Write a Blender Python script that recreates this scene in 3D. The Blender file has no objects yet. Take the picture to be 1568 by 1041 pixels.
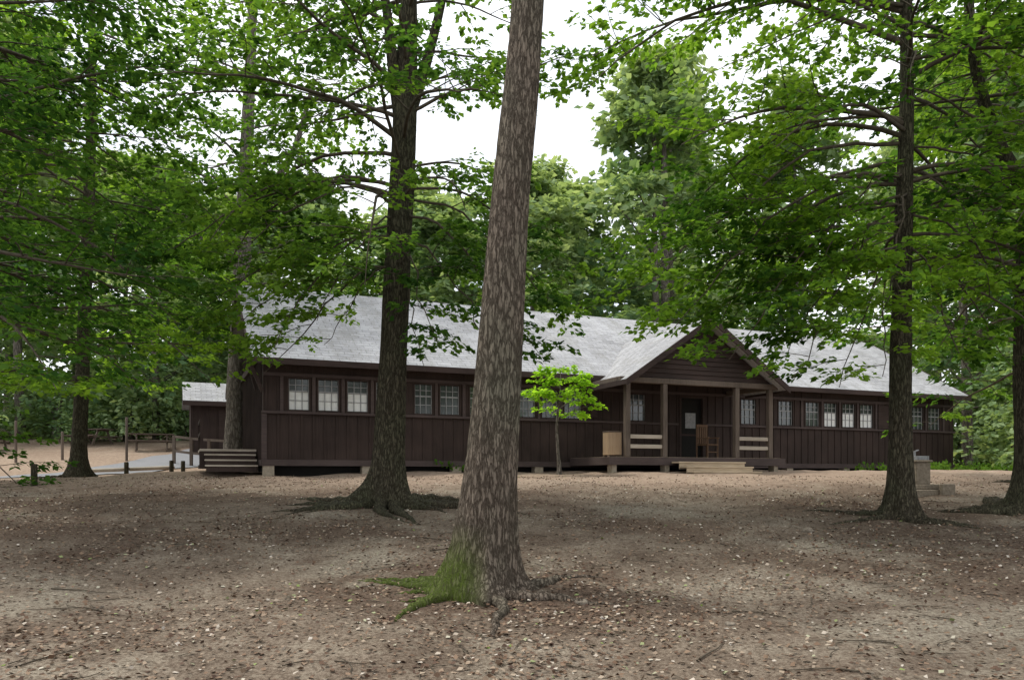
import bpy, math, random
import numpy as np
from mathutils import Vector, Matrix
random.seed(7); rng=np.random.default_rng(7)
C=bpy.context.scene
col=C.collection
# ---------------------------------------------------------------- helpers
def mesh_obj(name, verts, faces, mat=None, parent=None, smooth=False):
    me=bpy.data.meshes.new(name)
    verts=np.asarray(verts,dtype=np.float32)
    if isinstance(faces,np.ndarray):
        M,k=faces.shape
        me.vertices.add(len(verts)); me.vertices.foreach_set("co",verts.ravel())
        me.loops.add(M*k); me.loops.foreach_set("vertex_index",faces.astype(np.int32).ravel())
        me.polygons.add(M)
        me.polygons.foreach_set("loop_start",np.arange(0,M*k,k,dtype=np.int32))
        me.update(calc_edges=True)
    else:
        me.from_pydata([tuple(map(float,v)) for v in verts],[],faces); me.update()
    if smooth: me.polygons.foreach_set("use_smooth",np.ones(len(me.polygons),dtype=bool))
    if mat: me.materials.append(mat)
    o=bpy.data.objects.new(name,me); col.objects.link(o)
    if parent: o.parent=parent
    return o
def empty(name,loc=(0,0,0),rz=0):
    e=bpy.data.objects.new(name,None); col.objects.link(e); e.location=loc; e.rotation_euler=(0,0,rz); e.empty_display_size=.3
    return e
class Boxes:
    def __init__(s): s.v=[]; s.f=[]
    def box(s,x0,x1,y0,y1,z0,z1):
        b=len(s.v)
        s.v+=[(x0,y0,z0),(x1,y0,z0),(x1,y1,z0),(x0,y1,z0),(x0,y0,z1),(x1,y0,z1),(x1,y1,z1),(x0,y1,z1)]
        s.f+=[tuple(b+i for i in q) for q in [(0,3,2,1),(4,5,6,7),(0,1,5,4),(1,2,6,5),(2,3,7,6),(3,0,4,7)]]
    def beam(s,p,q,w,h):
        p=Vector(p);q=Vector(q);d=(q-p).normalized()
        side=d.cross(Vector((0,0,1)))
        if side.length<1e-3: side=Vector((1,0,0))
        side.normalize(); up=side.cross(d).normalized()
        b=len(s.v)
        for c in (p,q):
            for a,e in ((-1,-1),(1,-1),(1,1),(-1,1)): s.v.append(tuple(c+side*a*w/2+up*e*h/2))
        s.f+=[tuple(b+i for i in t) for t in [(0,1,2,3),(7,6,5,4),(0,4,5,1),(1,5,6,2),(2,6,7,3),(3,7,4,0)]]
    def prism(s,pts,off):
        b=len(s.v);n=len(pts);off=Vector(off)
        s.v+=[tuple(p) for p in pts]+[tuple(Vector(p)+off) for p in pts]
        s.f+=[tuple(range(b,b+n)),tuple(range(b+2*n-1,b+n-1,-1))]
        for i in range(n):
            j=(i+1)%n; s.f.append((b+i,b+n+i,b+n+j,b+j))
    def make(s,name,mat,parent=None,bevel=0):
        o=mesh_obj(name,s.v,s.f,mat,parent)
        import bmesh
        bm=bmesh.new(); bm.from_mesh(o.data); bmesh.ops.recalc_face_normals(bm,faces=bm.faces); bm.to_mesh(o.data); bm.free()
        if bevel:
            m=o.modifiers.new("b","BEVEL"); m.width=bevel; m.segments=1; m.limit_method='ANGLE'
        return o
# ---------------------------------------------------------------- materials
def newmat(name):
    m=bpy.data.materials.new(name); m.use_nodes=True; nt=m.node_tree; nt.nodes.clear()
    out=nt.nodes.new("ShaderNodeOutputMaterial"); return m,nt,out
def ramp(nt,fac,stops):
    r=nt.nodes.new("ShaderNodeValToRGB"); e=r.color_ramp.elements
    while len(e)<len(stops): e.new(.5)
    for i,(p,c) in enumerate(stops):
        e[i].position=p; e[i].color=(*c,1) if len(c)==3 else c
    nt.links.new(fac,r.inputs[0]); return r.outputs[0]
def noise(nt,vec,scale,detail=4,rough=.6):
    n=nt.nodes.new("ShaderNodeTexNoise"); n.inputs['Scale'].default_value=scale; n.inputs['Detail'].default_value=detail; n.inputs['Roughness'].default_value=rough
    if vec: nt.links.new(vec,n.inputs['Vector'])
    return n.outputs['Fac']
def coord(nt,scale=(1,1,1),kind='Object'):
    t=nt.nodes.new("ShaderNodeTexCoord"); m=nt.nodes.new("ShaderNodeMapping"); m.inputs['Scale'].default_value=scale
    nt.links.new(t.outputs[kind],m.inputs[0]); return m.outputs[0]
def mix(nt,fac,a,b,mode='MIX'):
    m=nt.nodes.new("ShaderNodeMix"); m.data_type='RGBA'; m.blend_type=mode
    for i,x in ((0,fac),(6,a),(7,b)):
        if hasattr(x,'links'): nt.links.new(x,m.inputs[i])
        else: m.inputs[i].default_value=x if i==0 else (*x,1)
    return m.outputs[2]
def princ(nt,out,colr,rough=.85,bump=None,bs=.4,bd=.02,spec=.3):
    p=nt.nodes.new("ShaderNodeBsdfPrincipled"); p.inputs['Roughness'].default_value=rough
    p.inputs['Specular IOR Level'].default_value=spec
    if hasattr(colr,'links'): nt.links.new(colr,p.inputs['Base Color'])
    else: p.inputs['Base Color'].default_value=(*colr,1)
    if bump is not None:
        b=nt.nodes.new("ShaderNodeBump"); b.inputs['Strength'].default_value=bs; b.inputs['Distance'].default_value=bd
        nt.links.new(bump,b.inputs['Height']); nt.links.new(b.outputs[0],p.inputs['Normal'])
    nt.links.new(p.outputs[0],out.inputs[0]); return p
def simple(name,c1,c2,scale=(3,3,3),ns=4,rough=.85,bs=.3,spec=.3):
    m,nt,out=newmat(name); v=coord(nt,scale); f=noise(nt,v,ns,5,.65)
    princ(nt,out,ramp(nt,f,[(.3,c1),(.7,c2)]),rough,f,bs,.02,spec); return m
def wood(name,c1,c2,axis='z',rough=.8):
    sc={'z':(9,9,.7),'x':(.7,9,9)}[axis]
    m,nt,out=newmat(name); v=coord(nt,sc); f=noise(nt,v,3,5,.7)
    f2=noise(nt,coord(nt,(.6,.6,.9)),1.3,3,.5)
    c=ramp(nt,f,[(.3,c1),(.72,c2)])
    c=mix(nt,ramp(nt,f2,[(.35,(0,0,0)),(.7,(.5,.5,.5))]),c,tuple(x*1.5 for x in c2))
    princ(nt,out,c,rough,f,.5,.01,.25); return m
def leafmat(name,dark,mid,light,trans=.5,ns=.45,rndw=.45):
    m,nt,out=newmat(name)
    g=nt.nodes.new("ShaderNodeNewGeometry")
    f=noise(nt,coord(nt,(1,1,1)),ns,1,.5)
    a=nt.nodes.new("ShaderNodeMath"); a.operation='MULTIPLY_ADD'; nt.links.new(g.outputs['Random Per Island'],a.inputs[0]); a.inputs[1].default_value=rndw
    s=nt.nodes.new("ShaderNodeMath"); s.operation='MULTIPLY_ADD'; nt.links.new(f,s.inputs[0]); s.inputs[1].default_value=2.0; s.inputs[2].default_value=-.75
    nt.links.new(s.outputs[0],a.inputs[2])
    oi=nt.nodes.new("ShaderNodeObjectInfo")
    b=nt.nodes.new("ShaderNodeMath"); b.operation='MULTIPLY_ADD'; nt.links.new(oi.outputs['Random'],b.inputs[0]); b.inputs[1].default_value=.25; nt.links.new(a.outputs[0],b.inputs[2])
    c=ramp(nt,b.outputs[0],[(.15,dark),(.5,mid),(1,light)])
    d=nt.nodes.new("ShaderNodeBsdfDiffuse")
    nt.links.new(c,d.inputs[0])
    t=nt.nodes.new("ShaderNodeBsdfTranslucent")
    hs=mix(nt,1.0,c,(2.1,2.0,1.0),'MULTIPLY'); nt.links.new(hs,t.inputs[0])
    x=nt.nodes.new("ShaderNodeMixShader"); x.inputs[0].default_value=trans
    nt.links.new(d.outputs[0],x.inputs[1]); nt.links.new(t.outputs[0],x.inputs[2]); nt.links.new(x.outputs[0],out.inputs[0])
    return m
def barkmat(name,c1,c2,c3,moss=None,sc=1.0):
    m,nt,out=newmat(name)
    v=coord(nt,(22*sc,22*sc,4.6*sc))
    w=nt.nodes.new("ShaderNodeTexNoise"); w.inputs['Scale'].default_value=.9; w.inputs['Detail'].default_value=5; w.inputs['Roughness'].default_value=.65; nt.links.new(v,w.inputs['Vector'])
    mx=nt.nodes.new("ShaderNodeMix"); mx.data_type='VECTOR'; mx.inputs[0].default_value=.5
    nt.links.new(v,mx.inputs[4]); 
    ms=nt.nodes.new("ShaderNodeVectorMath"); ms.operation='SCALE'; ms.inputs[3].default_value=2.6; nt.links.new(w.outputs['Color'],ms.inputs[0]); nt.links.new(ms.outputs[0],mx.inputs[5])
    vo=nt.nodes.new("ShaderNodeTexVoronoi"); vo.feature='DISTANCE_TO_EDGE'; vo.inputs['Scale'].default_value=2.3; nt.links.new(mx.outputs[1],vo.inputs['Vector'])
    f=noise(nt,coord(nt,(20,20,4.2)),2.6,7,.78)
    f2=noise(nt,coord(nt,(1,1,.6)),1.6,3,.6)
    plates=ramp(nt,vo.outputs['Distance'],[(0,(0,0,0)),(.2,(1,1,1))])
    base=ramp(nt,f,[(.36,c1),(.64,c2)])
    base=mix(nt,ramp(nt,f2,[(.4,(0,0,0)),(.7,(1,1,1))]),base,mix(nt,f,tuple(x*.5 for x in c3),tuple(x*1.4 for x in c3)))
    dk=mix(nt,1.0,base,(.36,.34,.32),'MULTIPLY')
    c=mix(nt,plates,dk,base)
    if moss:
        z0,x0=moss
        t=nt.nodes.new("ShaderNodeTexCoord"); sp=nt.nodes.new("ShaderNodeSeparateXYZ"); nt.links.new(t.outputs['Object'],sp.inputs[0])
        mr=nt.nodes.new("ShaderNodeMapRange"); mr.inputs[1].default_value=z0+.62; mr.inputs[2].default_value=z0+.2; nt.links.new(sp.outputs[2],mr.inputs[0])
        mr2=nt.nodes.new("ShaderNodeMapRange"); mr2.inputs[1].default_value=x0+.1; mr2.inputs[2].default_value=x0-.15; nt.links.new(sp.outputs[0],mr2.inputs[0])
        mu=nt.nodes.new("ShaderNodeMath"); mu.operation='MULTIPLY'; nt.links.new(mr.outputs[0],mu.inputs[0]); nt.links.new(mr2.outputs[0],mu.inputs[1])
        mu2=nt.nodes.new("ShaderNodeMath"); mu2.operation='MULTIPLY'; nt.links.new(mu.outputs[0],mu2.inputs[0]); nt.links.new(ramp(nt,f,[(.35,(.25,.25,.25)),(.55,(1,1,1))]),mu2.inputs[1])
        c=mix(nt,mu2.outputs[0],c,(.085,.12,.018))
    ad=nt.nodes.new("ShaderNodeMath"); ad.operation='MULTIPLY_ADD'; nt.links.new(f,ad.inputs[0]); ad.inputs[1].default_value=1.1; nt.links.new(plates,ad.inputs[2])
    princ(nt,out,c,.9,ad.outputs[0],.9,.018,.12); return m

M_bark1=barkmat("bark_main",(.105,.08,.06),(.25,.205,.16),(.16,.145,.105),moss=(-1.25,-.3))
M_bark_dark=barkmat("bark_dark",(.045,.038,.026),(.125,.108,.072),(.085,.085,.05))
M_bark_grey=barkmat("bark_grey",(.14,.12,.10),(.27,.24,.20),(.2,.18,.15),sc=.6)
M_twig=simple("twig_wood",(.04,.03,.02),(.10,.08,.055))
M_wood=wood("dark_boards",(.017,.011,.009),(.045,.029,.024))
M_woodh=wood("dark_boards_h",(.018,.012,.010),(.05,.032,.027),'x')
M_post=wood("porch_wood",(.06,.045,.035),(.13,.10,.08))
M_trim=wood("trim_wood",(.035,.025,.023),(.08,.058,.053),'x')
M_step=wood("step_wood",(.32,.24,.16),(.52,.41,.29),'x')
M_rail=wood("rail_wood",(.24,.2,.15),(.42,.36,.30),'x')
M_box=wood("box_wood",(.24,.16,.10),(.36,.26,.17))
M_conc=simple("concrete",(.24,.20,.15),(.38,.32,.25),(2,2,2),6)
M_stonew=simple("weathered_stone",(.13,.105,.075),(.27,.22,.16),(3,3,3),6)
M_dark=simple("interior_shade",(.008,.007,.006),(.015,.013,.011))  # near-black paint standing in for shade in doorway and crawlspace
M_muntin=simple("muntin_paint",(.22,.22,.22),(.36,.36,.36))
M_blind=simple("window_blind",(.68,.68,.65),(.84,.84,.82),(1,1,3),2)
m,nt,out=newmat("dark_glass"); princ(nt,out,(.04,.048,.045),.1,spec=.8); M_glass=m
m,nt,out=newmat("asphalt_shingles")
v=coord(nt,(1,1,1)); br=nt.nodes.new("ShaderNodeTexBrick"); nt.links.new(coord(nt,(1,1,.02)),br.inputs['Vector'])
br.inputs['Scale'].default_value=1; br.inputs['Brick Width'].default_value=.42; br.inputs['Row Height'].default_value=.16; br.inputs['Mortar Size'].default_value=.012
br.inputs['Color1'].default_value=(.25,.25,.26,1); br.inputs['Color2'].default_value=(.38,.38,.39,1); br.inputs['Mortar'].default_value=(.14,.14,.145,1)
f=noise(nt,v,.7,5,.65); f3=noise(nt,v,30,2,.7); f4=noise(nt,v,7,3,.7); f5=noise(nt,coord(nt,(1.6,.3,.3)),1.2,4,.7)
c=mix(nt,ramp(nt,f,[(.35,(.0,.0,.0)),(.7,(.6,.6,.6))]),br.outputs['Color'],(.46,.46,.475))
c=mix(nt,ramp(nt,f5,[(.5,(0,0,0)),(.68,(.55,.55,.55))]),c,(.23,.225,.21))
c=mix(nt,ramp(nt,f4,[(.52,(0,0,0)),(.68,(.5,.5,.5))]),c,(.20,.195,.18))
c=mix(nt,ramp(nt,f3,[(.6,(0,0,0)),(.66,(.7,.7,.7))]),c,(.12,.095,.06))
princ(nt,out,c,.95,br.outputs['Fac'],.3,.006,.1); M_roof=m
# ground
m,nt,out=newmat("dirt_ground")
v=coord(nt); big=noise(nt,v,.24,4,.62); med=noise(nt,v,1.1,4,.7); fine=noise(nt,v,30,3,.8); fine2=noise(nt,v,9,4,.75)
c=ramp(nt,med,[(.28,(.125,.093,.068)),(.5,(.205,.162,.122)),(.72,(.31,.265,.205))])
c=mix(nt,ramp(nt,big,[(.45,(0,0,0)),(.56,(.85,.85,.85))]),c,(.115,.08,.057))  # dark litter patches, partly tree shade put into the colour
big2=noise(nt,coord(nt,(1,1,1.0)),.42,4,.7)
c=mix(nt,ramp(nt,big2,[(.53,(0,0,0)),(.66,(.65,.65,.65))]),c,(.33,.295,.23))
c2=mix(nt,ramp(nt,fine,[(.38,(0,0,0)),(.6,(1,1,1))]),mix(nt,1.0,c,(.45,.41,.39),'MULTIPLY'),c)
c2=mix(nt,ramp(nt,fine2,[(.55,(0,0,0)),(.75,(.5,.5,.5))]),c2,(.34,.295,.225))
sp=nt.nodes.new("ShaderNodeSeparateXYZ"); nt.links.new(v,sp.inputs[0])
mr=nt.nodes.new("ShaderNodeMapRange"); mr.inputs[1].default_value=46; mr.inputs[2].default_value=60; nt.links.new(sp.outputs[1],mr.inputs[0])
c2=mix(nt,mr.outputs[0],c2,(.06,.085,.025))
mr=nt.nodes.new("ShaderNodeMapRange"); mr.inputs[1].default_value=15.5; mr.inputs[2].default_value=19; nt.links.new(sp.outputs[1],mr.inputs[0])
mr3=nt.nodes.new("ShaderNodeMapRange"); mr3.inputs[1].default_value=44; mr3.inputs[2].default_value=30; nt.links.new(sp.outputs[1],mr3.inputs[0])
mu=nt.nodes.new("ShaderNodeMath"); mu.operation='MULTIPLY'; nt.links.new(mr.outputs[0],mu.inputs[0]); nt.links.new(mr3.outputs[0],mu.inputs[1])
mu2=nt.nodes.new("ShaderNodeMath"); mu2.operation='MULTIPLY'; nt.links.new(mu.outputs[0],mu2.inputs[0]); mu2.inputs[1].default_value=.7
c2=mix(nt,mu2.outputs[0],c2,mix(nt,ramp(nt,fine2,[(.3,(0,0,0)),(.7,(1,1,1))]),(.26,.18,.13),(.48,.365,.275)))  # pale soil by the cabin, partly sunlight put into the colour
ad=nt.nodes.new("ShaderNodeMath"); ad.operation='ADD'; nt.links.new(fine,ad.inputs[0]); nt.links.new(fine2,ad.inputs[1])
princ(nt,out,c2,.95,ad.outputs[0],.9,.03,.1); M_ground=m
M_road=simple("asphalt",(.16,.16,.17),(.24,.24,.25),(4,4,4),8)
m,nt,out=newmat("leaf_litter"); g=nt.nodes.new("ShaderNodeNewGeometry")
princ(nt,out,ramp(nt,g.outputs['Random Per Island'],[(0,(.055,.03,.02)),(.35,(.12,.07,.042)),(.65,(.20,.135,.088)),(.86,(.30,.235,.17)),(.96,(.44,.39,.33)),(1,(.15,.2,.04))]),.8); M_litter=m
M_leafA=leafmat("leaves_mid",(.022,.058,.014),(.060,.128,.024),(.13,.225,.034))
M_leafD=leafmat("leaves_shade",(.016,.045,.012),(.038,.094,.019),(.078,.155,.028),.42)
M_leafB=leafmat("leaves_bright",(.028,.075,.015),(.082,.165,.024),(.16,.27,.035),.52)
M_leafF=leafmat("leaves_far_haze",(.085,.15,.07),(.17,.25,.12),(.29,.37,.20),.35,.22,.4)  # paler, greyer greens: aerial haze put into the leaf colour
M_leafS=leafmat("leaves_sapling",(.15,.28,.025),(.21,.38,.03),(.27,.45,.045),.5)
M_grass=leafmat("undergrowth_leaf",(.03,.07,.012),(.06,.13,.02),(.09,.17,.03),.4)
# ---------------------------------------------------------------- terrain
def sm(a): a=np.clip(a,0,1); return a*a*(3-2*a)
def gz(x,y):
    x=np.asarray(x,float); y=np.asarray(y,float)
    Y=[-40,0,4,7.5,12,15,18,21,24,45,120,250]; Z=[-2.0,-1.8,-1.6,-1.29,-.85,-.6,-.38,-.2,-.06,.0,6,12]
    z=sum(np.interp(y+d,Y,Z) for d in (-1.2,-.6,0,.6,1.2))/5
    YL=[14,20,25,28,32,40,60,250]; ZL=[0,-.05,-.25,-.08,.6,1.6,2.6,3]
    el=sum(np.interp(y+d,YL,ZL) for d in (-1,0,1))/3
    z=z+sm((-x-9.3)/4)*el
    z=z+.035*np.sin(x*.9+1)*np.cos(y*.7)+.02*np.sin(x*2.3+y*1.7)+.012*np.sin(x*5.1-y*4.3)
    return z
def G(x,y): return float(gz(x,y))
u=np.linspace(-1,1,340); xs=np.sign(u)*(np.abs(u)*16+np.abs(u)**5*190)
w=np.linspace(0,1,380); ys=-14+w*52+w**5*200
XX,YY=np.meshgrid(xs,ys); ZZ=gz(XX,YY)
vv=np.stack([XX,YY,ZZ],-1).reshape(-1,3); ny,nx=XX.shape
i=np.arange(ny-1)[:,None]*nx+np.arange(nx-1)[None,:]
ff=np.stack([i,i+1,i+1+nx,i+nx],-1).reshape(-1,4)
mesh_obj("ground",vv,ff,M_ground,None,True)
rp=np.array([(-60,12),(-34,17.5),(-22,21.5),(-16.3,25.2),(-13.6,29),(-12.5,34),(-13,42),(-18,52)],float)
t=np.linspace(0,len(rp)-1,200); cx=np.interp(t,range(len(rp)),rp[:,0]); cy=np.interp(t,range(len(rp)),rp[:,1])
k=np.ones(15)/15; cx[7:-7]=np.convolve(cx,k,'valid'); cy[7:-7]=np.convolve(cy,k,'valid')
tx_,ty_=np.gradient(cx),np.gradient(cy); L=np.hypot(tx_,ty_); nxx,nyy=-ty_/L,tx_/L
vs=[];nw=9
for a in np.linspace(-1.5,1.5,nw): vs.append(np.stack([cx+nxx*a,cy+nyy*a,gz(cx+nxx*a,cy+nyy*a)+.03],-1))
vs=np.stack(vs,1).reshape(-1,3); i=np.arange(199)[:,None]*nw+np.arange(nw-1)[None,:]
mesh_obj("road",vs,np.stack([i,i+nw,i+nw+1,i+1],-1).reshape(-1,4),M_road,None,True)
# ---------------------------------------------------------------- tubes / trunks / leaves
class Tubes:
    def __init__(s): s.V=[];s.F=[];s.n=0
    def add(s,pts,rad,k=8,fn=None):
        pts=np.asarray(pts,float); rad=np.asarray(rad,float); n=len(pts)
        T=np.gradient(pts,axis=0); T/=np.linalg.norm(T,axis=1)[:,None]+1e-9
        ref=np.array([1.,0,0]) if abs(T[:,2]).mean()>.6 else np.array([0,0,1.])
        A=np.cross(T,ref); A/=np.linalg.norm(A,axis=1)[:,None]+1e-9
        B=np.cross(T,A)
        th=np.linspace(0,2*np.pi,k,endpoint=False)
        R=rad[:,None]*np.ones(k)[None,:]
        if fn is not None: R=fn(R,th)
        V=pts[:,None,:]+R[:,:,None]*(np.cos(th)[None,:,None]*A[:,None,:]+np.sin(th)[None,:,None]*B[:,None,:])
        i=np.arange(n-1)[:,None]*k; j=np.arange(k)[None,:]; j2=(j+1)%k
        F=np.stack([i+j,i+j2,i+k+j2,i+k+j],-1).reshape(-1,4)
        s.V.append(V.reshape(-1,3)); s.F.append(F+s.n); s.n+=n*k
    def make(s,name,mat,parent): return mesh_obj(name,np.concatenate(s.V),np.concatenate(s.F),mat,parent,True)
def spline(pts,n):
    pts=np.asarray(pts,float); m=len(pts); P=np.vstack([2*pts[0]-pts[1],pts,2*pts[-1]-pts[-2]])
    t=np.linspace(0,m-1-1e-6,n); i=t.astype(int); f=(t-i)[:,None]
    a,b,c,d=P[i],P[i+1],P[i+2],P[i+3]
    return .5*((2*b)+(c-a)*f+(2*a-5*b+4*c-d)*f**2+(3*b-a-3*c+d)*f**3)
def leaves(S,E,K,size,jit=.4):
    n=len(S); S=np.repeat(S,K,0); E=np.repeat(E,K,0); m=n*K
    t=rng.random((m,1))**.8; D=E-S; Ln=np.linalg.norm(D,axis=1)[:,None]+1e-9; D=D/Ln
    pos=S+(E-S)*t
    a=rng.uniform(-1.25,1.25,m); ca,sa=np.cos(a),np.sin(a)
    d=np.stack([D[:,0]*ca-D[:,1]*sa,D[:,0]*sa+D[:,1]*ca,D[:,2]+rng.normal(-.2,.26,m)],-1); d/=np.linalg.norm(d,axis=1)[:,None]
    nrm=np.array([0,0,1.])+rng.normal(0,jit,(m,3)); side=np.cross(d,nrm); side/=np.linalg.norm(side,axis=1)[:,None]+1e-9
    up=np.cross(side,d); sz=(size*rng.uniform(.6,1.3,m))[:,None]
    pos=pos+side*rng.normal(0,.25,(m,1))*size+up*rng.normal(0,.25,(m,1))*size
    v0=pos; v1=pos+d*sz*.42+side*sz*.36+up*sz*.07; v2=pos+d*sz; v3=pos+d*sz*.42-side*sz*.36+up*sz*.07
    V=np.stack([v0,v1,v2,v3],1).reshape(-1,3); F=np.arange(m*4).reshape(-1,4)
    return V,F
def limb_path(st,az,L,el,droop,n=9,wob=.16):
    p=[np.array(st,float)]; 
    for i in range(n-1):
        a=math.radians(az); e=math.radians(el)
        p.append(p[-1]+L/(n-1)*np.array([math.cos(a)*math.cos(e),math.sin(a)*math.cos(e),math.sin(e)]))
        el-=droop/(n-1)+random.gauss(0,wob*24); az+=random.gauss(0,57*wob/2)
    return np.array(p)
def foliate(pts,L,tubes,TW,dens=1.0,r0=.03,sec_len=.42,start=.22,droop=12,tw=.5):
    m=len(pts); cum=np.linspace(0,1,m); s=max(3,int(L*2.6*dens)); side=1
    for i in range(s):
        t=start+(1-start)*(i+random.random()*.6)/s; t=min(t,.995)
        b=np.array([np.interp(t,cum,pts[:,k]) for k in range(3)])
        j=min(int(t*(m-1)),m-2); d=pts[j+1]-pts[j]; az=math.degrees(math.atan2(d[1],d[0])); side=-side
        l2=(sec_len*L*(1-.62*t)+.35)*random.uniform(.7,1.2)
        P=limb_path(b,az+side*random.uniform(28,65),l2,random.uniform(-8,16),droop+random.uniform(-8,14),6,.12)
        tubes.add(P,np.linspace(r0*.35*(1-t)+.006,.003,6),3)
        nt_=max(3,int(l2/.13*dens)); ps=np.linspace(0,1,6); sd=1
        for q in range(nt_):
            tt=.12+.88*(q+.5)/nt_; c=np.array([np.interp(tt,ps,P[:,k]) for k in range(3)])
            jj=min(int(tt*5),4); dd=P[jj+1]-P[jj]; a2=math.atan2(dd[1],dd[0])+sd*random.uniform(.4,1.1); sd=-sd
            l3=tw*random.uniform(.55,1.15)*(1-.4*tt); z=random.uniform(-.4,.08)
            TW.append((c,c+l3*np.array([math.cos(a2),math.sin(a2),z])))
def flarefn(base_z,zs,flare,lobes,bark,seed,k):
    def fn(R,th):
        h=np.maximum(zs-base_z,0)[:,None]
        lob=np.zeros_like(th)[None,:]
        for (c,w,a) in lobes:
            dd=np.angle(np.exp(1j*(th-c))); lob=lob+a*np.exp(-(dd/w)**2)[None,:]
        R=R*(1+.14*np.exp(-h/.9))+flare*(.2+1.25*lob)*np.exp(-h/.17)+flare*.3*lob*np.exp(-h/.6)
        nz=np.sin(th[None,:]*3+zs[:,None]*.8+seed)*.035+np.sin(th[None,:]*7-zs[:,None]*2.1+seed*2)*.018+np.sin(th[None,:]*2+zs[:,None]*3.2+seed)*.015
        fr=bark*(np.abs(np.sin(th[None,:]*11+1.4*np.sin(zs[:,None]*4.5+seed+2*np.sin(th[None,:]*2))+.9*np.sin(zs[:,None]*11)))-.5)
        return R*(1+nz+fr)
    return fn
def make_tree(name,base,path,radii,mat,lmat,limbs,flare=.25,nl=6,roots=5,rootlen=1.2,k=40,leafsize=.112,K=9,dens=1.0,bark=.05,forks=(),tw=.5,targets=()):
    par=empty(name,(0,0,0)); bx,by=base; bz=G(bx,by)
    path=[(bx,by,bz-.35)]+[tuple(p) for p in path]; radii=[radii[0]]+list(radii)
    nz=int((path[-1][2]-bz)/.08); P=spline(path,nz)
    hz=[p[2] for p in path]; R=np.interp(P[:,2],hz,radii)
    seed=random.random()*9
    lobes=[(2*math.pi*i/nl+random.uniform(-.35,.35),random.uniform(.2,.34),random.uniform(.45,1.3)) for i in range(nl)]
    T=Tubes(); T.add(P,R,k,flarefn(bz,P[:,2],flare,lobes,bark,seed,k)); 
    for i in range(roots):
        a=lobes[i%nl][0]+(random.uniform(.3,.5) if i>=nl else 0)
        dx,dy=-math.sin(a),math.cos(a)
        n=22; L=rootlen*random.uniform(.55,1.35); az=math.atan2(dy,dx); r=radii[0]*.9+flare*.3
        pts=[];x,y=bx+dx*r*.6,by+dy*r*.6; rr=np.linspace(flare*.46,.012,n)*np.array([1+.18*math.sin(q*2.1+seed) for q in range(n)])
        for q in range(n):
            s=q/(n-1); pts.append((x,y,G(x,y)+rr[q]*.4-.012*s)); az+=random.gauss(0,.2); x+=math.cos(az)*L/n; y+=math.sin(az)*L/n
        T.add(pts,rr,8)
    TW=[]
    for f in forks:
        fp=spline(f[0],24); T.add(fp,np.linspace(f[1],f[2],24),14)
    allp=[P]+[spline(f[0],24) for f in forks]
    B=Tubes()
    for l in limbs:
        h,az,L,el,dr=l[:5]; src=l[5] if len(l)>5 else 0; Q=allp[src]
        j=int(np.argmin(abs(Q[:,2]-h))); st=Q[j]; r0=.008*L+.008
        lp=limb_path(st,az,L,el,dr,11,.18); B.add(lp,np.linspace(r0,.006,11),6)
        foliate(lp,L,B,TW,dens,r0,tw=tw)
    for (h,end) in targets:
        j=int(np.argmin(abs(P[:,2]-h))); st=P[j]; e=np.array(end,float); L=float(np.linalg.norm(e-st))
        m1=st+(e-st)*.35+[0,0,.28*L*.5]; m2=st+(e-st)*.72+[random.uniform(-.1,.1),random.uniform(-.1,.1),.10*L]
        lp=spline([st,m1,m2,e],12)+np.random.default_rng(int(h*100)).normal(0,.03,(12,3))*np.array([[0]]+[[1]]*11)
        r0=.006*L+.005; B.add(lp,np.linspace(r0,.005,12),6)
        foliate(lp,L,B,TW,dens*1.35,r0,sec_len=.40,start=.3,droop=24,tw=tw)
    T.make("trunk",mat,par)
    if B.n: B.make("limbs",M_twig if mat is not M_bark_grey else mat,par)
    if TW:
        S=np.array([a for a,b in TW]);E=np.array([b for a,b in TW])
        V,F=leaves(S,E,K,leafsize); mesh_obj("foliage",V,F,lmat,par)
    return par
def rlimbs(n,z0,z1,L0,L1,az0=0,az1=360,el=(0,30),dr=(20,50),src=0):
    out=[]
    for i in range(n):
        f=(i+random.random())/n; out.append((z0+(z1-z0)*f,random.uniform(az0,az1),L0+(L1-L0)*f+random.uniform(-.5,.5),random.uniform(*el),random.uniform(*dr),src))
    return out
cz=-.2
make_tree("oak_tree",(-.3,7.5),[(-.3,7.5,-1.25),(-.27,7.5,-.9),(-.20,7.5,-.1),(-.10,7.52,1.2),(-.01,7.55,2.4),(.10,7.6,3.6),(.17,7.65,4.6),(.3,7.8,7),(.3,8,10),(.1,8,14)],
  [.275,.255,.228,.20,.178,.16,.15,.135,.1,.04],M_bark1,M_leafA,
  rlimbs(14,7.2,13.5,4.2,2.0,el=(5,40),dr=(10,40)),flare=.17,nl=8,roots=11,rootlen=1.0,k=130,bark=.045,dens=.5,K=8,leafsize=.16)
lim=[(4.65,178,3.6,18,75),(4.5,205,3.8,10,70),(4.3,250,3.4,5,62),(4.6,-20,2.6,10,80),(4.4,-60,2.8,15,75),(5.2,150,4.2,20,60),(5.4,220,4.4,20,60),(5,20,2.2,25,60)]
tg=[(3.9,(-4.5,12.7,2.0)),(4.1,(-3.7,12.3,1.75)),(4.2,(-3.0,12.2,2.2)),(3.8,(-5.1,13.3,2.6)),(3.6,(-1.1,12.2,1.75)),(3.9,(-.3,12.8,1.6)),(4.3,(.45,13.0,1.75)),(4.5,(.8,13.6,2.4)),(4.5,(-4.3,12.0,3.0)),(3.5,(-3.2,13.6,2.0)),(4.7,(-5.4,12.6,3.3)),(3.4,(-4.0,13.0,1.5)),(3.3,(-1.4,12.9,1.5))]
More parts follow.
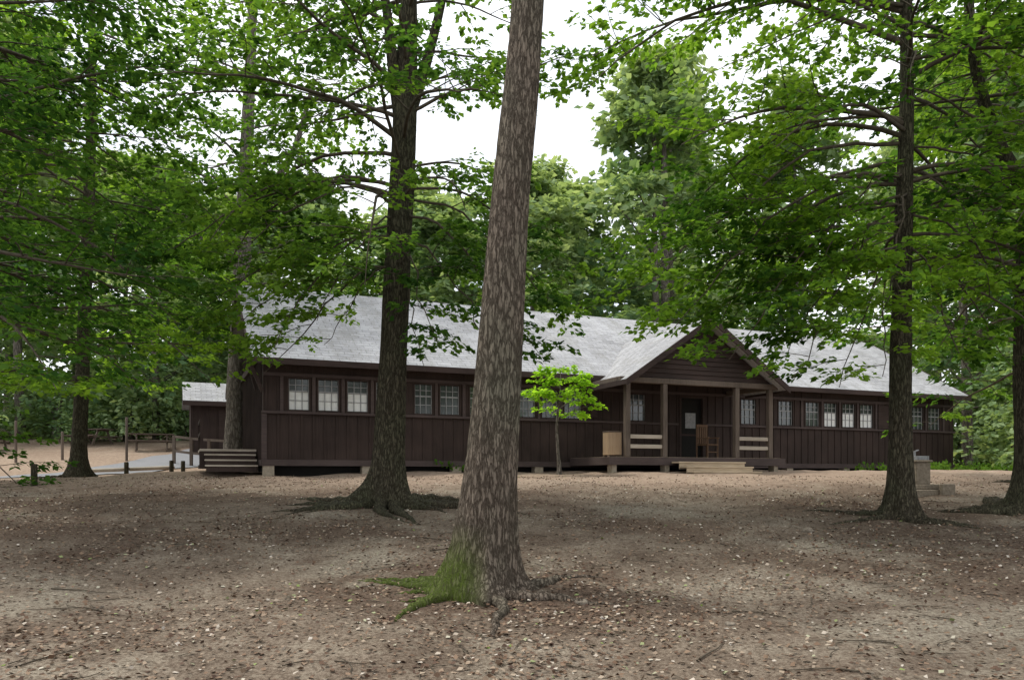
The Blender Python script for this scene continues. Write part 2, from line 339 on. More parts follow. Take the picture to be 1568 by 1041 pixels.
make_tree("maple_tree",(-2.10,13.5),[(-2.12,13.5,-.6),(-2.08,13.5,0),(-2.0,13.5,2),(-1.91,13.5,4),(-1.82,13.5,5.9),(-1.74,13.5,8),(-1.65,13.6,11),(-1.6,13.6,15)],
  [.29,.245,.222,.21,.20,.13,.09,.03],M_bark_dark,M_leafA,
  lim+rlimbs(18,5,10,4.2,2.8,70,290,el=(-5,30))+rlimbs(7,5.5,10,2.6,2.0,-50,60)+rlimbs(4,7,10,3,2,100,260,src=1)+rlimbs(3,8,10,2,1.5,-60,90,src=2),
  flare=.26,nl=8,roots=14,rootlen=2.0,k=64,dens=.85,K=10,targets=tg,
  forks=[([(-1.84,13.5,5.5),(-1.98,13.4,6.5),(-2.15,13.3,8),(-2.6,13.2,11)],.13,.04),([(-1.84,13.5,5.6),(-1.45,13.5,6.8),(-1.1,13.5,8.3),(-.7,13.5,11)],.11,.04)])
lim=[(4.9,175,4.0,20,72),(5.1,200,4.6,12,60),(4.2,160,3.6,5,60),(3.6,185,3.2,0,48),(3.1,250,2.6,-5,40),(3.4,-20,2.8,0,45),(2.8,-60,2.4,-8,35),(6.3,190,5.2,15,45),(6.8,170,5.0,20,45),(7.2,205,5,20,40)]
tg=[(4.4,(2.3,11.4,1.9)),(4.0,(3.1,11.2,1.45)),(3.7,(3.9,11.0,1.15)),(3.3,(4.6,11.2,1.05)),(3.2,(5.1,10.9,1.15)),(3.3,(6.5,11.2,1.15)),(4.8,(1.9,11.8,2.5)),(3.9,(3.3,12.2,2.0)),(3.4,(7.2,11.5,1.4)),(3.8,(7.9,11.8,1.9)),(3.9,(4.3,12.4,1.6)),(4.1,(5.2,10.6,2.0)),(4.4,(7.0,11,2.4)),(4.4,(4.0,11,2.3)),(4.8,(8.0,11.5,2.9))]
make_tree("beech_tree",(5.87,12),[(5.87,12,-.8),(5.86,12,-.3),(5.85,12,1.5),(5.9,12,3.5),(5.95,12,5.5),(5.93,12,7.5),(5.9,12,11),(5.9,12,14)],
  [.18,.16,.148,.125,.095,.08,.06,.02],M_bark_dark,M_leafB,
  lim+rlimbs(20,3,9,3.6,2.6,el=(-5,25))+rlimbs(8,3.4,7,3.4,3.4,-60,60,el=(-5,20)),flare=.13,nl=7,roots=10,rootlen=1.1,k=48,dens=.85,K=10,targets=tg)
make_tree("oak_tree",(8.6,13),[(8.6,13,-.7),(8.56,13,0),(8.48,13,2),(8.55,13,4.2),(8.9,13,6.5),(9.2,13,10),(9.3,13,14)],[.34,.29,.25,.2,.15,.1,.03],M_bark_dark,M_leafA,
  rlimbs(22,2.8,10,4.0,2.8,90,290,el=(-5,25))+rlimbs(3,4,9,3.4,2.4,-80,80)+rlimbs(6,5,9,3,2,60,300,src=1),flare=.3,nl=7,roots=10,rootlen=1.7,k=44,dens=.85,K=10,
  forks=[([(8.55,13,4.1),(8.2,12.9,4.6),(7.75,12.8,5.3),(7.35,12.7,6.6),(7.2,12.7,9)],.14,.06)])
make_tree("tulip_tree",(-9.5,27),[(-9.45,27,.1),(-9.4,27,1),(-9.3,27,4),(-9.1,27,8),(-8.95,27,12),(-8.8,27,16),(-8.8,27,20)],[.34,.31,.29,.26,.2,.14,.05],M_bark_grey,M_leafA,
  rlimbs(28,6,17,5.0,3,el=(5,40))+rlimbs(5,9,14,3,2,src=1),flare=.2,roots=0,k=24,dens=.5,K=11,leafsize=.2,tw=.8,
  forks=[([(-9.1,27,8),(-8.5,27,9.2),(-7.4,26.8,10.6),(-6.6,26.6,13)],.17,.06)])
make_tree("maple_tree",(-12.0,22),[(-12,22,-.3),(-11.98,22,.4),(-11.85,22,3),(-11.7,22,7),(-11.6,22,11),(-11.6,22,16)],[.22,.19,.17,.15,.11,.03],M_bark_dark,M_leafB,
  rlimbs(42,2.0,13.5,4.4,2.8,el=(-10,25),dr=(20,50)),flare=.15,roots=4,rootlen=1.2,k=24,dens=.55,K=11,leafsize=.17,tw=.65)
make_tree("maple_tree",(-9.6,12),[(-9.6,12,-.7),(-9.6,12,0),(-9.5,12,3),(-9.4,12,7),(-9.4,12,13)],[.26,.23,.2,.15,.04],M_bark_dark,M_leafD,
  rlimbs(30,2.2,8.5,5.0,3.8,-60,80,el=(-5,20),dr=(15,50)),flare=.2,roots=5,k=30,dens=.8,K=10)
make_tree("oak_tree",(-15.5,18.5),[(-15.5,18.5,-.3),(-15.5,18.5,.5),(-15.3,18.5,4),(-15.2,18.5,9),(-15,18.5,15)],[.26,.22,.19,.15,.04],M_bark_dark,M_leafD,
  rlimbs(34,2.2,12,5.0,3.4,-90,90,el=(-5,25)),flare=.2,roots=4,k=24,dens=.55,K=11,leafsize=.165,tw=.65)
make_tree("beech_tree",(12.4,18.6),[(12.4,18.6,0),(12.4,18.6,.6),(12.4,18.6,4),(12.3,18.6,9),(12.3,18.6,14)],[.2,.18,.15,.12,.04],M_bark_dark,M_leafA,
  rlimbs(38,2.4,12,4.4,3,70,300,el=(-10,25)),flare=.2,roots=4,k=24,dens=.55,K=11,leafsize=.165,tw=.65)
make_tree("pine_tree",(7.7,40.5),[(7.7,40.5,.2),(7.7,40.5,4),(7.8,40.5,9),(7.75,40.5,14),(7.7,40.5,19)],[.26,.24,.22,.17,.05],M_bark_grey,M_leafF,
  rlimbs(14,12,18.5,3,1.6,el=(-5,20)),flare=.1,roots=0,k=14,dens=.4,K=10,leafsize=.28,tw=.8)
make_tree("maple_sapling",(1.28,21.6),[(1.28,21.6,0),(1.24,21.6,.5),(1.22,21.6,1.2),(1.3,21.6,2.0),(1.32,21.6,2.6)],[.045,.04,.035,.02,.008],M_bark_grey,M_leafS,
  [(1.36+.1*i,random.uniform(0,360),1.05-.05*i,random.uniform(10,38),15) for i in range(15)],flare=.03,roots=0,k=10,dens=1.2,K=10,leafsize=.12,tw=.28)
# ---------------------------------------------------------------- distant forest (instanced meshes)
def far_tree_mesh(seed,H=16,cw=3.6,z0=.22,nclump=70,per=120,size=.36):
    random.seed(seed); T=Tubes()
    P=spline([(0,0,-1),(random.uniform(-.2,.2),0,H*.3),(random.uniform(-.4,.4),.2,H*.6),(0,0,H*.95)],16); R=np.linspace(.22,.03,16); T.add(P,R,7)
    S=[];E=[]
    for i in range(nclump):
        f=random.random()**.85; z=H*(z0+(1-z0)*f); prof=math.sin(math.pi*min(1,(.18+.82*f)))**.6*cw*(1.05-.35*f)
        a=random.uniform(0,6.28); r=prof*random.uniform(.35,1.0)
        c=np.array([math.cos(a)*r,math.sin(a)*r,z]); st=np.array([0,0,max(z-r*.6,H*.15)])
        if i%4==0: T.add(spline([st,(st+c)/2+[0,0,.25],c],5),np.linspace(.05,.012,5),3)
        rad=random.uniform(.55,1.4)
        q=rng.normal(0,1,(per//6,3)); q/=np.linalg.norm(q,axis=1)[:,None]; q*=rad*rng.random((len(q),1))**.4; q[:,2]*=.34
        q[:,2]-=.12*(q[:,0]**2+q[:,1]**2)/rad
        s=c+q; d=rng.normal(0,1,q.shape)*[1,1,.25]; d/=np.linalg.norm(d,axis=1)[:,None]
        S.append(s);E.append(s+d*.6)
    V,F=leaves(np.concatenate(S),np.concatenate(E),6,size,.55)
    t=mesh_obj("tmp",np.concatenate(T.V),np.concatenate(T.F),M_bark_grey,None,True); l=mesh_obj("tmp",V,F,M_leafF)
    tm,lm=t.data,l.data
    bpy.data.objects.remove(t); bpy.data.objects.remove(l); return tm,lm
variants=[far_tree_mesh(1,nclump=75),far_tree_mesh(2,cw=4.2,nclump=85),far_tree_mesh(3,cw=3.4,z0=.3),far_tree_mesh(4,cw=4.2,z0=.1,nclump=90)]
shrubv=[far_tree_mesh(11,H=3.4,cw=1.6,z0=.05,nclump=24,per=100,size=.22),far_tree_mesh(12,H=2.6,cw=1.7,z0=.05,nclump=22,per=100,size=.2)]
random.seed(21)
forest=empty("background_forest")
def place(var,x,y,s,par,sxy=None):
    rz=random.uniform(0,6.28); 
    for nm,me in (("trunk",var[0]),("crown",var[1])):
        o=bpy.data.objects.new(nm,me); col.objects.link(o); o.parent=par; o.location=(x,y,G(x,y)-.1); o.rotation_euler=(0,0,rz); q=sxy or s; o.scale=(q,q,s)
def topv(px): return np.interp(px,[-400,0,150,330,600,700,770,900,950,1050,1200,1400,1568,2000],[-300,0,180,280,290,240,250,235,130,10,60,0,20,-300])
def blocked(x,y):
    dx,dy=x+6.5,y-20.8; s=dx*.9205+dy*.3907; n=-dx*.3907+dy*.9205
    if -6<s<29 and -6<n<12.5: return True
    if x<-8 and y<35: return True
    return y<24
rows=[(33,7.5),(41,6.8),(51,7.4),(66,9)]
for y0,sp_ in rows:
    half=y0*.69+5; x=-half
    while x<half:
        X=x+random.uniform(-1.8,1.8); Y=y0+random.uniform(-3,3); x+=sp_
        if blocked(X,Y): continue
        if X<-9 and Y<46 and random.random()<.35: continue
        if abs(X/Y-.19)<.06 and Y<40: continue
        px=784+1219*X/Y; hw=(728-topv(px)-random.uniform(-10,70))/1219*Y; h=hw-.2-G(X,Y)
        s=min(max(h/16,.5),1.6); place(random.choice(variants),X,Y,s,forest,min(1.3,s*1.05+.12))
und=empty("forest_undergrowth")
for i in range(85):
    Y=random.uniform(40,64) ; X=random.uniform(-.72,.72)*Y
    if blocked(X,Y): continue
    place(random.choice(shrubv),X,Y,random.uniform(.9,2.0),und)
for (X,Y,s) in [(18.6,26,1.0),(19.5,28,1.2),(20.5,30.5,1.3),(22.5,29,1.3),(21,33,1.5),(18.9,24.2,.7),(24,31,1.4),(20.2,25,.9),(-24,33,1.0),(-27,31,1.2),(-30,35,1.5),(-10.2,35,.9),(-13,46,1),(-19,46,1.1),(-24,42,1.4),(-29,40,1.5),(-33,38,1.5),(-16,42,1.2),(-21,39,.9)]:
    place(random.choice(shrubv),X,Y,s,und)
S=[];E=[]
for (cx_,cy_,n,r) in [(13.4,27.3,120,.8),(14.6,28,80,.6),(-1.2,22.6,30,.5),(16.9,28.6,120,1.0),(18.2,27,150,1.4)]:
    for q in range(n):
        x=cx_+random.gauss(0,r);y=cy_+random.gauss(0,.25*r); p=np.array([x,y,G(x,y)]); S.append(p);E.append(p+np.array([random.gauss(0,.1),random.gauss(0,.1),random.uniform(.08,.3)]))
V,F=leaves(np.array(S),np.array(E),4,.11,.5); mesh_obj("ground_weeds",V,F,M_grass)
# ---------------------------------------------------------------- litter
n=170000
yy=3+rng.random(n)**1.35*18; xx=rng.uniform(-.85,.85,n)*(yy+2)
den=.5+.5*np.sin(xx*.8+1.3*np.sin(yy*.5)+2)*np.cos(yy*.9+1.1*np.sin(xx*.6)); den*=.6+.4*np.sin(xx*2.7+2*np.sin(yy*1.9))*np.sin(yy*3.1+xx); keep=rng.random(n)<(.18+.9*np.clip(den,0,1)**1.3)
xx,yy=xx[keep],yy[keep]; n=len(xx); S=np.stack([xx,yy,gz(xx,yy)+.008],-1); a=rng.random(n)*6.28
E=S+.03*np.stack([np.cos(a),np.sin(a),0*a+.15],-1)
V,F=leaves(S,E,1,.043,.45); mz=gz(V[:,0],V[:,1]); V[:,2]=np.maximum(V[:,2],mz+.002)
mesh_obj("leaf_litter",V,F,M_litter)
T=Tubes()
for i in range(650):
    y=3.5+random.random()**1.4*17; x=random.uniform(-.72,.72)*y; a=random.random()*6.28; L=random.choice([.08,.12,.2,.3]) if random.random()<.96 else .6
    p=[]
    for q in range(5):
        p.append((x,y,G(x,y)+.012)); a+=random.gauss(0,.3); x+=math.cos(a)*L/4; y+=math.sin(a)*L/4
    T.add(p,np.linspace(.003+.008*L,.002,5),5)
T.make("fallen_twigs",M_twig,None)
def rock(name,x,y,r,mat):
    import bmesh
    bm=bmesh.new(); bmesh.ops.create_icosphere(bm,subdivisions=3,radius=r)
    sd=random.random()*9
    for v in bm.verts:
        c=v.co.normalized(); v.co*=1+.22*math.sin(c.x*4+sd)+.15*math.sin(c.y*6+sd*2); v.co.z*=.55
    me=bpy.data.meshes.new(name); bm.to_mesh(me); bm.free(); me.materials.append(mat); o=bpy.data.objects.new(name,me); col.objects.link(o); o.location=(x,y,G(x,y)+r*.15); return o
M_stone=simple("stone",(.12,.10,.08),(.24,.2,.15),(8,8,8),4)
for x,y,r in [(.62,7.0,.05),(1.72,6.3,.035),(4.05,10.9,.08),(2.3,5.7,.03),(-2.6,6.3,.03)]: rock("stone",x,y,r,M_stone)
# ---------------------------------------------------------------- cabin
A=(-6.5,20.8); RZ=math.radians(23); cab=empty("wooden_cabin",(A[0],A[1],0),RZ)
LEN=25.6; W=9.0; WB=.16; WT=2.95; SILL=1.5; HEAD=2.42
wins=[(.61,1.22,1),(1.38,2.0,1),(2.16,2.8,1),(2.95,3.55,0),(4.05,4.64,0),(4.80,5.45,0),(5.7,6.35,0),(7.2,7.85,0),(8.0,8.6,0),(8.75,9.4,0),(11.0,11.7,0),(15.4,16.1,0),(17.0,17.7,0),(18.2,18.9,0),(19.05,19.72,1),(19.9,20.57,1),(20.75,21.45,1),(23.3,24.0,0),(24.2,24.9,0)]
DOOR=(12.95,13.95)
b=Boxes()
def seg(x0,x1,z0,z1): b.box(x0,x1,0,.14,z0,z1)
seg(0,DOOR[0],WB,SILL); seg(DOOR[1],LEN,WB,SILL); seg(0,DOOR[0],HEAD,WT); seg(DOOR[1],LEN,HEAD,WT); seg(DOOR[0],DOOR[1],HEAD,WT)
x=0
for w0,w1,_ in wins:
    if x<DOOR[0]<w0: seg(x,DOOR[0],SILL,HEAD); seg(DOOR[1],w0,SILL,HEAD)
    else: seg(x,w0,SILL,HEAD)
    x=w1
seg(x,LEN,SILL,HEAD)
RE=2.82; slope=.572; zr=RE+slope*5.1
def gable(x0,x1):
    b.prism([(x0,.143,WB),(x0,W-.003,WB),(x0,W-.003,WT),(x0,W/2,zr-.14),(x0,.143,WT)],(x1-x0,0,0))
gable(0.003,.14); gable(LEN-.14,LEN-.003)
b.box(0,LEN,W,W+.14,WB,WT)
b.make("walls",M_wood,cab)
b=Boxes(); x=.05
while x<LEN:
    if not (DOOR[0]-.05<x<DOOR[1]): b.box(x,x+.05,-.025,-.002,WB,SILL-.07)
    inw=any(w0-.06<x<w1+.02 for w0,w1,_ in wins) or DOOR[0]-.06<x<DOOR[1]
    if not inw: b.box(x,x+.05,-.025,-.002,SILL+.003,WT-.1)
    x+=.305
y=.3
while y<W:
    zt=RE+slope*(min(y,W-y)+.6)-.2
    b.box(-.025,.0,y,y+.05,WB,zt); y+=.305
b.make("battens",M_wood,cab)
b=Boxes(); b.box(-.04,DOOR[0]-.05,-.07,-.002,SILL-.066,SILL-.002); b.box(DOOR[1]+.05,LEN+.04,-.07,-.002,SILL-.066,SILL-.002)
b.box(0,LEN,-.05,-.002,HEAD+.003,HEAD+.09); b.box(-.03,LEN+.03,-.045,-.003,WB-.1,WB+.06); b.box(-.05,-.003,0,W,WB-.1,WB+.06)
b.box(-.045,.09,-.045,-.026,WB+.065,SILL-.07); b.box(6.75,6.95,-.06,-.026,0.02,SILL-.07)
for p in (.42,1.25,2.03,2.83,3.66,4.67,5.5,6.75,7.05,7.88,8.63,16.5,18.0,18.93,19.75,20.6,21.5,23.1,24.05,24.98):
    b.box(p,p+.09,-.048,-.027,SILL+.001,HEAD)
b.make("trim_boards",M_trim,cab)
bf=Boxes(); bg=Boxes(); bb=Boxes(); bm_=Boxes()
for w0,w1,wh in wins:
    for a0,a1,c0,c1 in ((w0,w0+.04,SILL,HEAD),(w1-.04,w1,SILL,HEAD),(w0+.041,w1-.041,SILL,SILL+.05),(w0+.041,w1-.041,HEAD-.05,HEAD)):
        bf.box(a0,a1,-.02,.09,c0+.001,c1-.001)
    mid=SILL+.54; bg.box(w0+.042,w1-.042,.075,.085,mid+.02,HEAD-.052)
    (bb if wh else bg).box(w0+.042,w1-.042,.06,.07,SILL+.052,mid-.02)
    bm_.box(w0+.041,w1-.041,.03,.058,mid-.02,mid+.02)
    ww=(w1-w0-.08)
    bm_.box(w0+.041,w0+.062,.032,.057,SILL+.052,HEAD-.052); bm_.box(w1-.062,w1-.041,.032,.057,SILL+.052,HEAD-.052)
    for q in (1,2): 
        xx_=w0+.04+ww*q/3; bm_.box(xx_-.011,xx_+.011,.034,.056,SILL+.052,mid-.021); bm_.box(xx_-.011,xx_+.011,.034,.056,mid+.021,HEAD-.052)
    z1=(SILL+.05+mid)/2; bm_.box(w0+.063,w1-.063,.038,.054,z1-.01,z1+.01); z1=(HEAD-.05+mid)/2; bm_.box(w0+.063,w1-.063,.038,.054,z1-.01,z1+.01)
bf.make("window_frames",M_wood,cab); bg.make("window_glass",M_glass,cab); bb.make("window_blinds",M_blind,cab); bm_.make("window_muntins",M_muntin,cab)
b=Boxes(); b.box(DOOR[0]+.08,DOOR[1]-.08,.09,.13,.36,2.33); b.make("doorway_shade_panel",M_dark,cab)  # near-black sheet painted as the shade of the open doorway
b=Boxes(); b.box(DOOR[0],DOOR[0]+.08,-.03,.12,.34,HEAD); b.box(DOOR[1]-.08,DOOR[1],-.03,.12,.34,HEAD); b.box(DOOR[0]+.08,DOOR[1]-.08,-.03,.12,2.33,HEAD); b.box(DOOR[0]+.1,DOOR[1]-.1,.07,.088,1.1,1.16); b.make("door_frame",M_woodh,cab)
b=Boxes(); b.box(DOOR[0]+.3,DOOR[1]-.3,.075,.088,1.35,1.85); b.make("door_window",M_muntin,cab)
b=Boxes(); x0,x1=-.35,LEN+.12; th=.09
b.prism([(x0,-.6,RE),(x0,W/2,zr),(x0,W/2,zr-th),(x0,-.6,RE-th)],(x1-x0,0,0))
b.prism([(x0,W+.6,RE),(x0,W/2+.003,zr),(x0,W/2+.003,zr-th),(x0,W+.6,RE-th)],(x1-x0,0,0))
PX=12.25; PA=4.40; ps=.675; hw=2.85
for sg in (-1,1):
    q=lambda a,n,dz=0:(PX+sg*a,n,PA-ps*a+dz)
    av=(PA-RE)/ps; nv=(PA-RE)/slope-.6
    poly=[q(0,-2.65),q(0,nv),q(av,-.6),q(hw,-.62),q(hw,-2.65)]
    b.prism([(p[0],p[1],p[2]+.015) for p in poly],(0,0,-.085))
b.make("roof_shingles",M_roof,cab)
b=Boxes()
b.box(x0,x1,-.64,-.603,RE-.17,RE-.012)
for xx_ in (x0-.04,x1):
    b.prism([(xx_,-.64,RE-.0),(xx_,W/2,zr+.02),(xx_,W/2,zr-.2),(xx_,-.64,RE-.2)],(.038,0,0)); b.prism([(xx_,W+.64,RE),(xx_,W/2,zr+.02),(xx_,W/2,zr-.2),(xx_,W+.64,RE-.2)],(.038,0,0))
for sg in (-1,1):
    b.prism([(PX,-2.69,PA+.03),(PX+sg*(hw+.03),-2.69,PA+.03-ps*(hw+.03)),(PX+sg*(hw+.03),-2.69,PA-.16-ps*(hw+.03)),(PX,-2.69,PA-.16)],(0,.038,0))
    b.box(PX+sg*(hw+.0)-(0 if sg>0 else .035),PX+sg*(hw)+(.035 if sg>0 else 0),-2.65,-.62,PA-ps*hw-.14,PA-ps*hw+.0)
for n0 in (.0,W):
    b.beam((-.32,n0,2.72),(-.02,n0,2.0) ,.09,.09)
b.beam((-.02,1.6,2.2),(-.34,1.6,3.3),.09,.09)
b.beam((-.05,.05,3.0),(-.05,W-.05,3.0),.06,.18)
b.make("fascia_boards",M_woodh,cab)
b=Boxes(); z=2.62
while z<PA-.15:
    a=(PA-.1-z)/ps; a2=(PA-.1-z-.135)/ps
    if a2<.02: break
    b.prism([(PX-a,-2.25,z),(PX+a,-2.25,z),(PX+a2,-2.22,z+.135),(PX-a2,-2.22,z+.135)],(0,.06,0)); z+=.14
b.make("gable_siding",M_woodh,cab)
b=Boxes()
posts=[9.66,10.9,13.47,14.74]
for p in posts: b.box(p-.075,p+.075,-2.28,-2.13,.34,2.44)
b.box(9.4,15.0,-2.29,-2.12,2.443,2.6)
for xx_ in (9.45,14.85): b.box(xx_-.06,xx_+.06,-2.118,-.05,2.45,2.6)
b.make("porch_posts",M_post,cab,.008)
b=Boxes()
x=9.0
while x<15.0: b.box(x,x+.135,-2.4,-.03,.29,.33); x+=.14
b.make("porch_deck",M_step,cab)
b=Boxes(); b.box(9.0,15.12,-2.44,-2.402,.1,.325); b.box(8.96,8.998,-2.44,-.03,.1,.325); b.box(15.122,15.16,-2.44,-.03,.1,.325); b.make("deck_skirt",M_trim,cab)
b=Boxes()
for a0,a1 in ((9.74,10.82),(13.55,14.66)):
    for z in (.58,.86): b.box(a0,a1,-2.24,-2.17,z,z+.11)
b.make("porch_rails",M_rail,cab,.006)
b=Boxes()
for q,(y1_,zt) in enumerate([(-2.445,.2),(-2.80,.06),(-3.15,-.08)]):
    b.box(11.0,13.35,y1_-.36,y1_,zt-.045,zt); b.box(11.03,13.32,y1_-.34,y1_-.31,zt-.22,zt-.047)
b.make("porch_steps",M_step,cab,.005)
b=Boxes()
for xx_ in (.0,2.6,5.2,7.8,17.4,20,22.6,25.3): b.box(xx_,xx_+.28,-.02,.25,-.4,WB-.003)
for xx_ in (9.1,10.85,13.45,14.8): b.box(xx_-.02,xx_+.14,-2.36,-2.1,-.5,.285)
for n0 in (4,8.7): b.box(-.02,.25,n0,n0+.28,-.4,WB-.003)
b.make("foundation_piers",M_conc,cab,.01)
b=Boxes(); b.box(.3,LEN-.3,.4,W-.3,-.4,WB+.05); b.make("crawlspace_shade_block",M_dark,cab)  # near-black block added as the shade of the void under the floor
b=Boxes(); b.box(9.68,9.9,-.06,-.026,1.6,2.3); b.box(21.65,22.4,-.04,-.026,SILL+.03,HEAD-.03); b.box(22.45,23.05,-.04,-.026,SILL+.03,HEAD-.03); b.box(15.2,15.36,-.06,-.027,.4,SILL-.07); b.make("wall_panels",M_woodh,cab)
b=Boxes(); b.box(-1.5,-.06,1.2,3.2,.46,.52)
for i in range(3): b.box(-1.4,-.1,1.2-.3*(i+1),1.2-.3*i-.01,.34-.15*i,.38-.15*i)
b.make("end_steps",M_rail,cab)
b=Boxes(); b.box(-1.52,-.08,1.18,1.22,.0,.455); b.box(-1.5,-1.42,1.22,1.3,.52,1.35); b.box(-1.5,-1.42,3.1,3.18,.52,1.35); b.box(-1.5,-1.43,1.3,3.1,1.25,1.33); b.box(-1.5,-1.43,1.3,3.1,.9,.97); b.box(-1.5,-.1,1.3,3.1,0,.1)
for i in range(3): b.box(-1.38,-.12,1.2-.3*(i+1)+.02,1.2-.3*(i+1)+.04,.2-.15*i,.338-.15*i)
b.make("end_landing_rails",M_wood,cab)
ch=empty("wooden_chair",(A[0]+.9205*13.05+.3907*1.35,A[1]+.3907*13.05-.9205*1.35,.33),RZ+.2)
b=Boxes()
for sx in (-.24,.21):
    b.box(sx,sx+.035,-.24,-.2,0,.62); b.box(sx,sx+.035,.2,.24,0,1.02); b.box(sx-.02,sx+.055,-.27,.2,.62,.65)
b.box(-.24,.245,-.25,.22,.40,.44)
for q in range(5): b.box(-.18+q*.085,-.13+q*.085,.205,.23,.46,.98)
b.box(-.24,.245,.197,.24,.98,1.06); b.box(-.2,.2,-.235,-.205,.18,.21); b.beam((-.22,-.4,.0),(-.22,.4,.0),.03,.04); b.beam((.22,-.4,.0),(.22,.4,.0),.03,.04)
b.make("chair_frame",wood("chair_wood",(.07,.04,.025),(.15,.09,.055)),ch,.004)
bx_=empty("storage_box",(A[0]+.9205*9.38+.3907*1.9,A[1]+.3907*9.38-.9205*1.9,.33),RZ)
b=Boxes(); b.box(-.24,.2,-.16,.16,.06,.70); b.make("box_body",M_box,bx_,.01)
b=Boxes(); b.box(-.25,.21,-.17,.17,.703,.725)
for sx in (-.24,.15):
    for sy in (-.15,.1): b.box(sx,sx+.05,sy,sy+.05,0,.058)
b.make("box_lid_and_feet",M_post,bx_,.006)
# ---------------------------------------------------------------- outbuilding
sh=empty("outbuilding_shed",(-13.1,33.0,G(-13.1,33)),math.radians(23))
b=Boxes(); b.box(-.2,3.4,0,.12,-.8,2.3); b.box(-.2,-.08,.12,3,-.8,2.3); b.box(3.28,3.4,.12,3,-.8,2.3); b.box(-.2,3.4,3,3.12,-.8,2.3)
for i in range(12): b.box(-.15+i*.3,-.1+i*.3,-.025,-.002,-.8,2.25)
b.make("walls",M_wood,sh)
b=Boxes(); b.prism([(-.5,-.4,2.2),(-.5,1.55,3.15),(-.5,1.55,3.05),(-.5,-.4,2.1)],(4.2,0,0)); b.prism([(-.5,3.5,2.2),(-.5,1.553,3.15),(-.5,1.553,3.05),(-.5,3.5,2.1)],(4.2,0,0)); b.make("roof",M_roof,sh)
b=Boxes(); b.box(-.5,3.7,-.44,-.403,2.0,2.19); b.box(.9,1.7,-.05,-.027,.0,1.9); b.make("fascia_and_door",M_woodh,sh)
# ---------------------------------------------------------------- posts, rails, picnic tables
def post(name,x,y,h,r,mat):
    T=Tubes(); z=G(x,y); T.add([(x,y,z-.3),(x,y,z+h*.5),(x,y,z+h-.02),(x,y,z+h),(x,y,z+h+.004)],[r,r,r*.97,r*.8,.001],10); return T.make(name,mat,None)
for x,y,h in [(-10.8,18,.5),(-12.2,25.2,.45),(-11.2,26.2,.45),(-15.9,21.3,.5),(-11.4,27.6,.4)]: post("bollard_post",x,y,h,.07,M_bark_dark)
f=empty("log_rail_fence")
T=Tubes()
for (x0_,y0_),(x1_,y1_) in [((-12.2,25.4),(-11.2,26.4)),((-13.6,24.6),(-12.25,25.35))]:
    T.add([(x0_,y0_,G(x0_,y0_)+.22),(x1_,y1_,G(x1_,y1_)+.22)],[.06,.06],8)
T.make("rails",M_rail,f)
for x,y,h in [(-17.5,31,1.1),(-19,30.5,1.6),(-15.0,31,1.7)]: post("camp_post",x,y,h,.05,M_post)
f=empty("wooden_handrail"); b=Boxes()
p0=(-12.9,30.4);p1=(-10.6,29.6)
pr=None
for i in range(4):
    t=i/3; x=p0[0]+(p1[0]-p0[0])*t; y=p0[1]+(p1[1]-p0[1])*t; z=G(x,y); b.box(x-.05,x+.05,y-.05,y+.05,z-.3,z+1.1)
    if pr:
        for hh in (.5,1.05): b.beam((pr[0],pr[1],pr[2]+hh),(x,y,z+hh),.05,.09)
    pr=(x,y,z)
b.make("rails",M_post,f)
def picnic(x,y,rz):
    e=empty("picnic_table",(x,y,G(x,y)),rz); b=Boxes()
    for i in range(5): b.box(-.9,.9,-.37+i*.15,-.23+i*.15,.72,.76)
    for sgn in (-1,1):
        for j in range(2): b.box(-.9,.9,sgn*.72-.14+j*.145,sgn*.72+j*.145-.003,.42,.46)
    for xx_ in (-.6,.6):
        b.beam((xx_,-.25,.7),(xx_,-.6,0),.05,.09); b.beam((xx_,.25,.7),(xx_,.6,0),.05,.09); b.box(xx_-.03,xx_+.03,-.82,.82,.36,.418); b.box(xx_-.03,xx_+.03,-.36,.36,.66,.718)
    b.make("table_boards",M_post,e)
picnic(-15.6,34.5,.4); picnic(-19.5,37,-.3); picnic(-22.5,34,.1)
fx,fy=7.95,15.6; ft=empty("stone_drinking_fountain",(fx,fy,G(fx,fy)),.25)
b=Boxes(); b.box(-.42,.42,-.34,.34,-.2,.09); b.box(-.3,.3,-.24,.24,.092,.19); b.box(.18,.5,-.42,-.345,-.2,.2)
b.prism([(-.17,-.15,.192),(.17,-.15,.192),(.17,.15,.192),(-.17,.15,.192)],(0,0,.42))
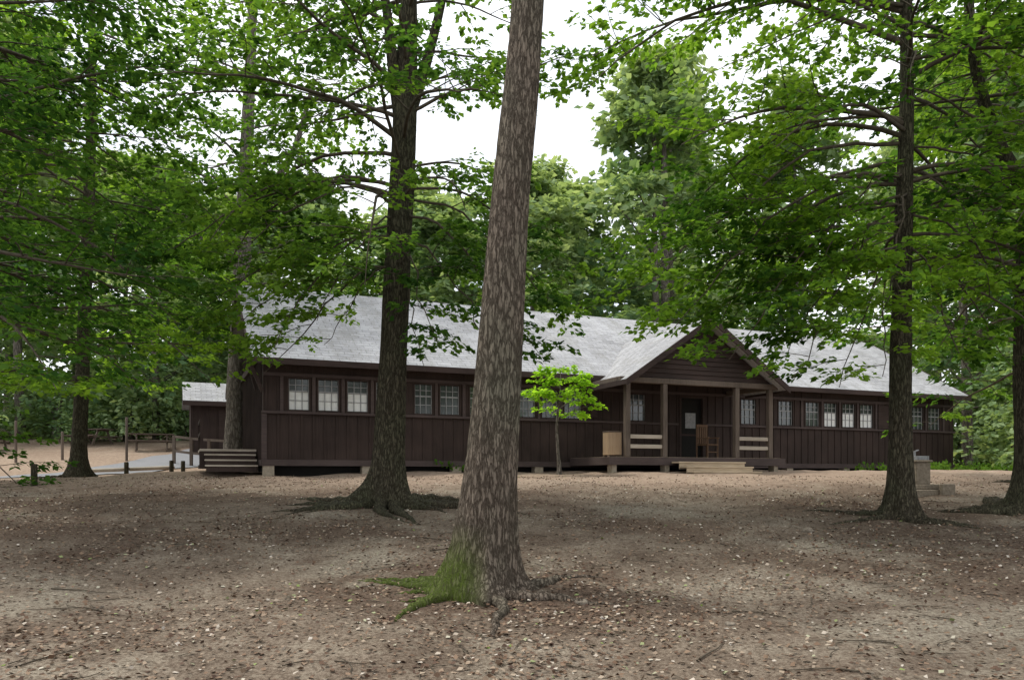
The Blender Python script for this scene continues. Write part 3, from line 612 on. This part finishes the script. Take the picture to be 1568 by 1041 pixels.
b.box(-.2,.2,-.18,.18,.615,.66)
b.make("pedestal",M_stonew,ft,.015)
b=Boxes(); b.box(-.15,-.11,-.13,.13,.663,.74);b.box(.11,.15,-.13,.13,.663,.74);b.box(-.108,.108,-.13,-.09,.663,.74);b.box(-.108,.108,.09,.13,.663,.74); b.box(-.108,.108,-.088,.088,.663,.68)
b.box(-.09,-.06,-.02,.02,.683,.84); b.beam((-.075,0,.83),(.02,0,.86),.025,.025); b.make("basin_and_spout",simple("dull_metal",(.2,.2,.2),(.32,.32,.32)),ft,.006)
# ---------------------------------------------------------------- light, sky
EL=math.radians(66); sd=Vector((-.35,.12,0)).normalized()*math.cos(EL)+Vector((0,0,math.sin(EL)))
L=bpy.data.lights.new("sun","SUN"); L.energy=3.3; L.angle=math.radians(12); L.color=(1,.97,.9)
so=bpy.data.objects.new("sun",L); col.objects.link(so); so.rotation_euler=(-sd).to_track_quat('-Z','Y').to_euler(); so.location=(0,0,30)
W_=bpy.data.worlds.new("World"); C.world=W_; W_.use_nodes=True; nt=W_.node_tree; bg=nt.nodes['Background']
sk=nt.nodes.new("ShaderNodeTexSky"); sk.sky_type='NISHITA'; sk.sun_disc=False; sk.sun_elevation=EL; sk.sun_rotation=math.atan2(sd.x,sd.y); sk.dust_density=3; sk.air_density=1.2
tc=nt.nodes.new("ShaderNodeTexCoord"); cn=noise(nt,tc.outputs['Generated'],2.2,3,.6)
cm=mix(nt,ramp(nt,cn,[(.36,(.35,.35,.35)),(.52,(.95,.95,.95))]),sk.outputs[0],(10.5,10.8,11.2))
nt.links.new(cm,bg.inputs[0]); bg.inputs[1].default_value=.15
cam=bpy.data.cameras.new("camera"); cam.lens=28; cam.sensor_width=36; cam.shift_y=(728-520.5)/1568; cam.clip_end=1500
co=bpy.data.objects.new("camera",cam); col.objects.link(co); co.location=(0,0,cz); co.rotation_euler=(math.radians(90),0,0); C.camera=co
C.view_settings.view_transform='Standard'; C.view_settings.look='None'; C.view_settings.exposure=0
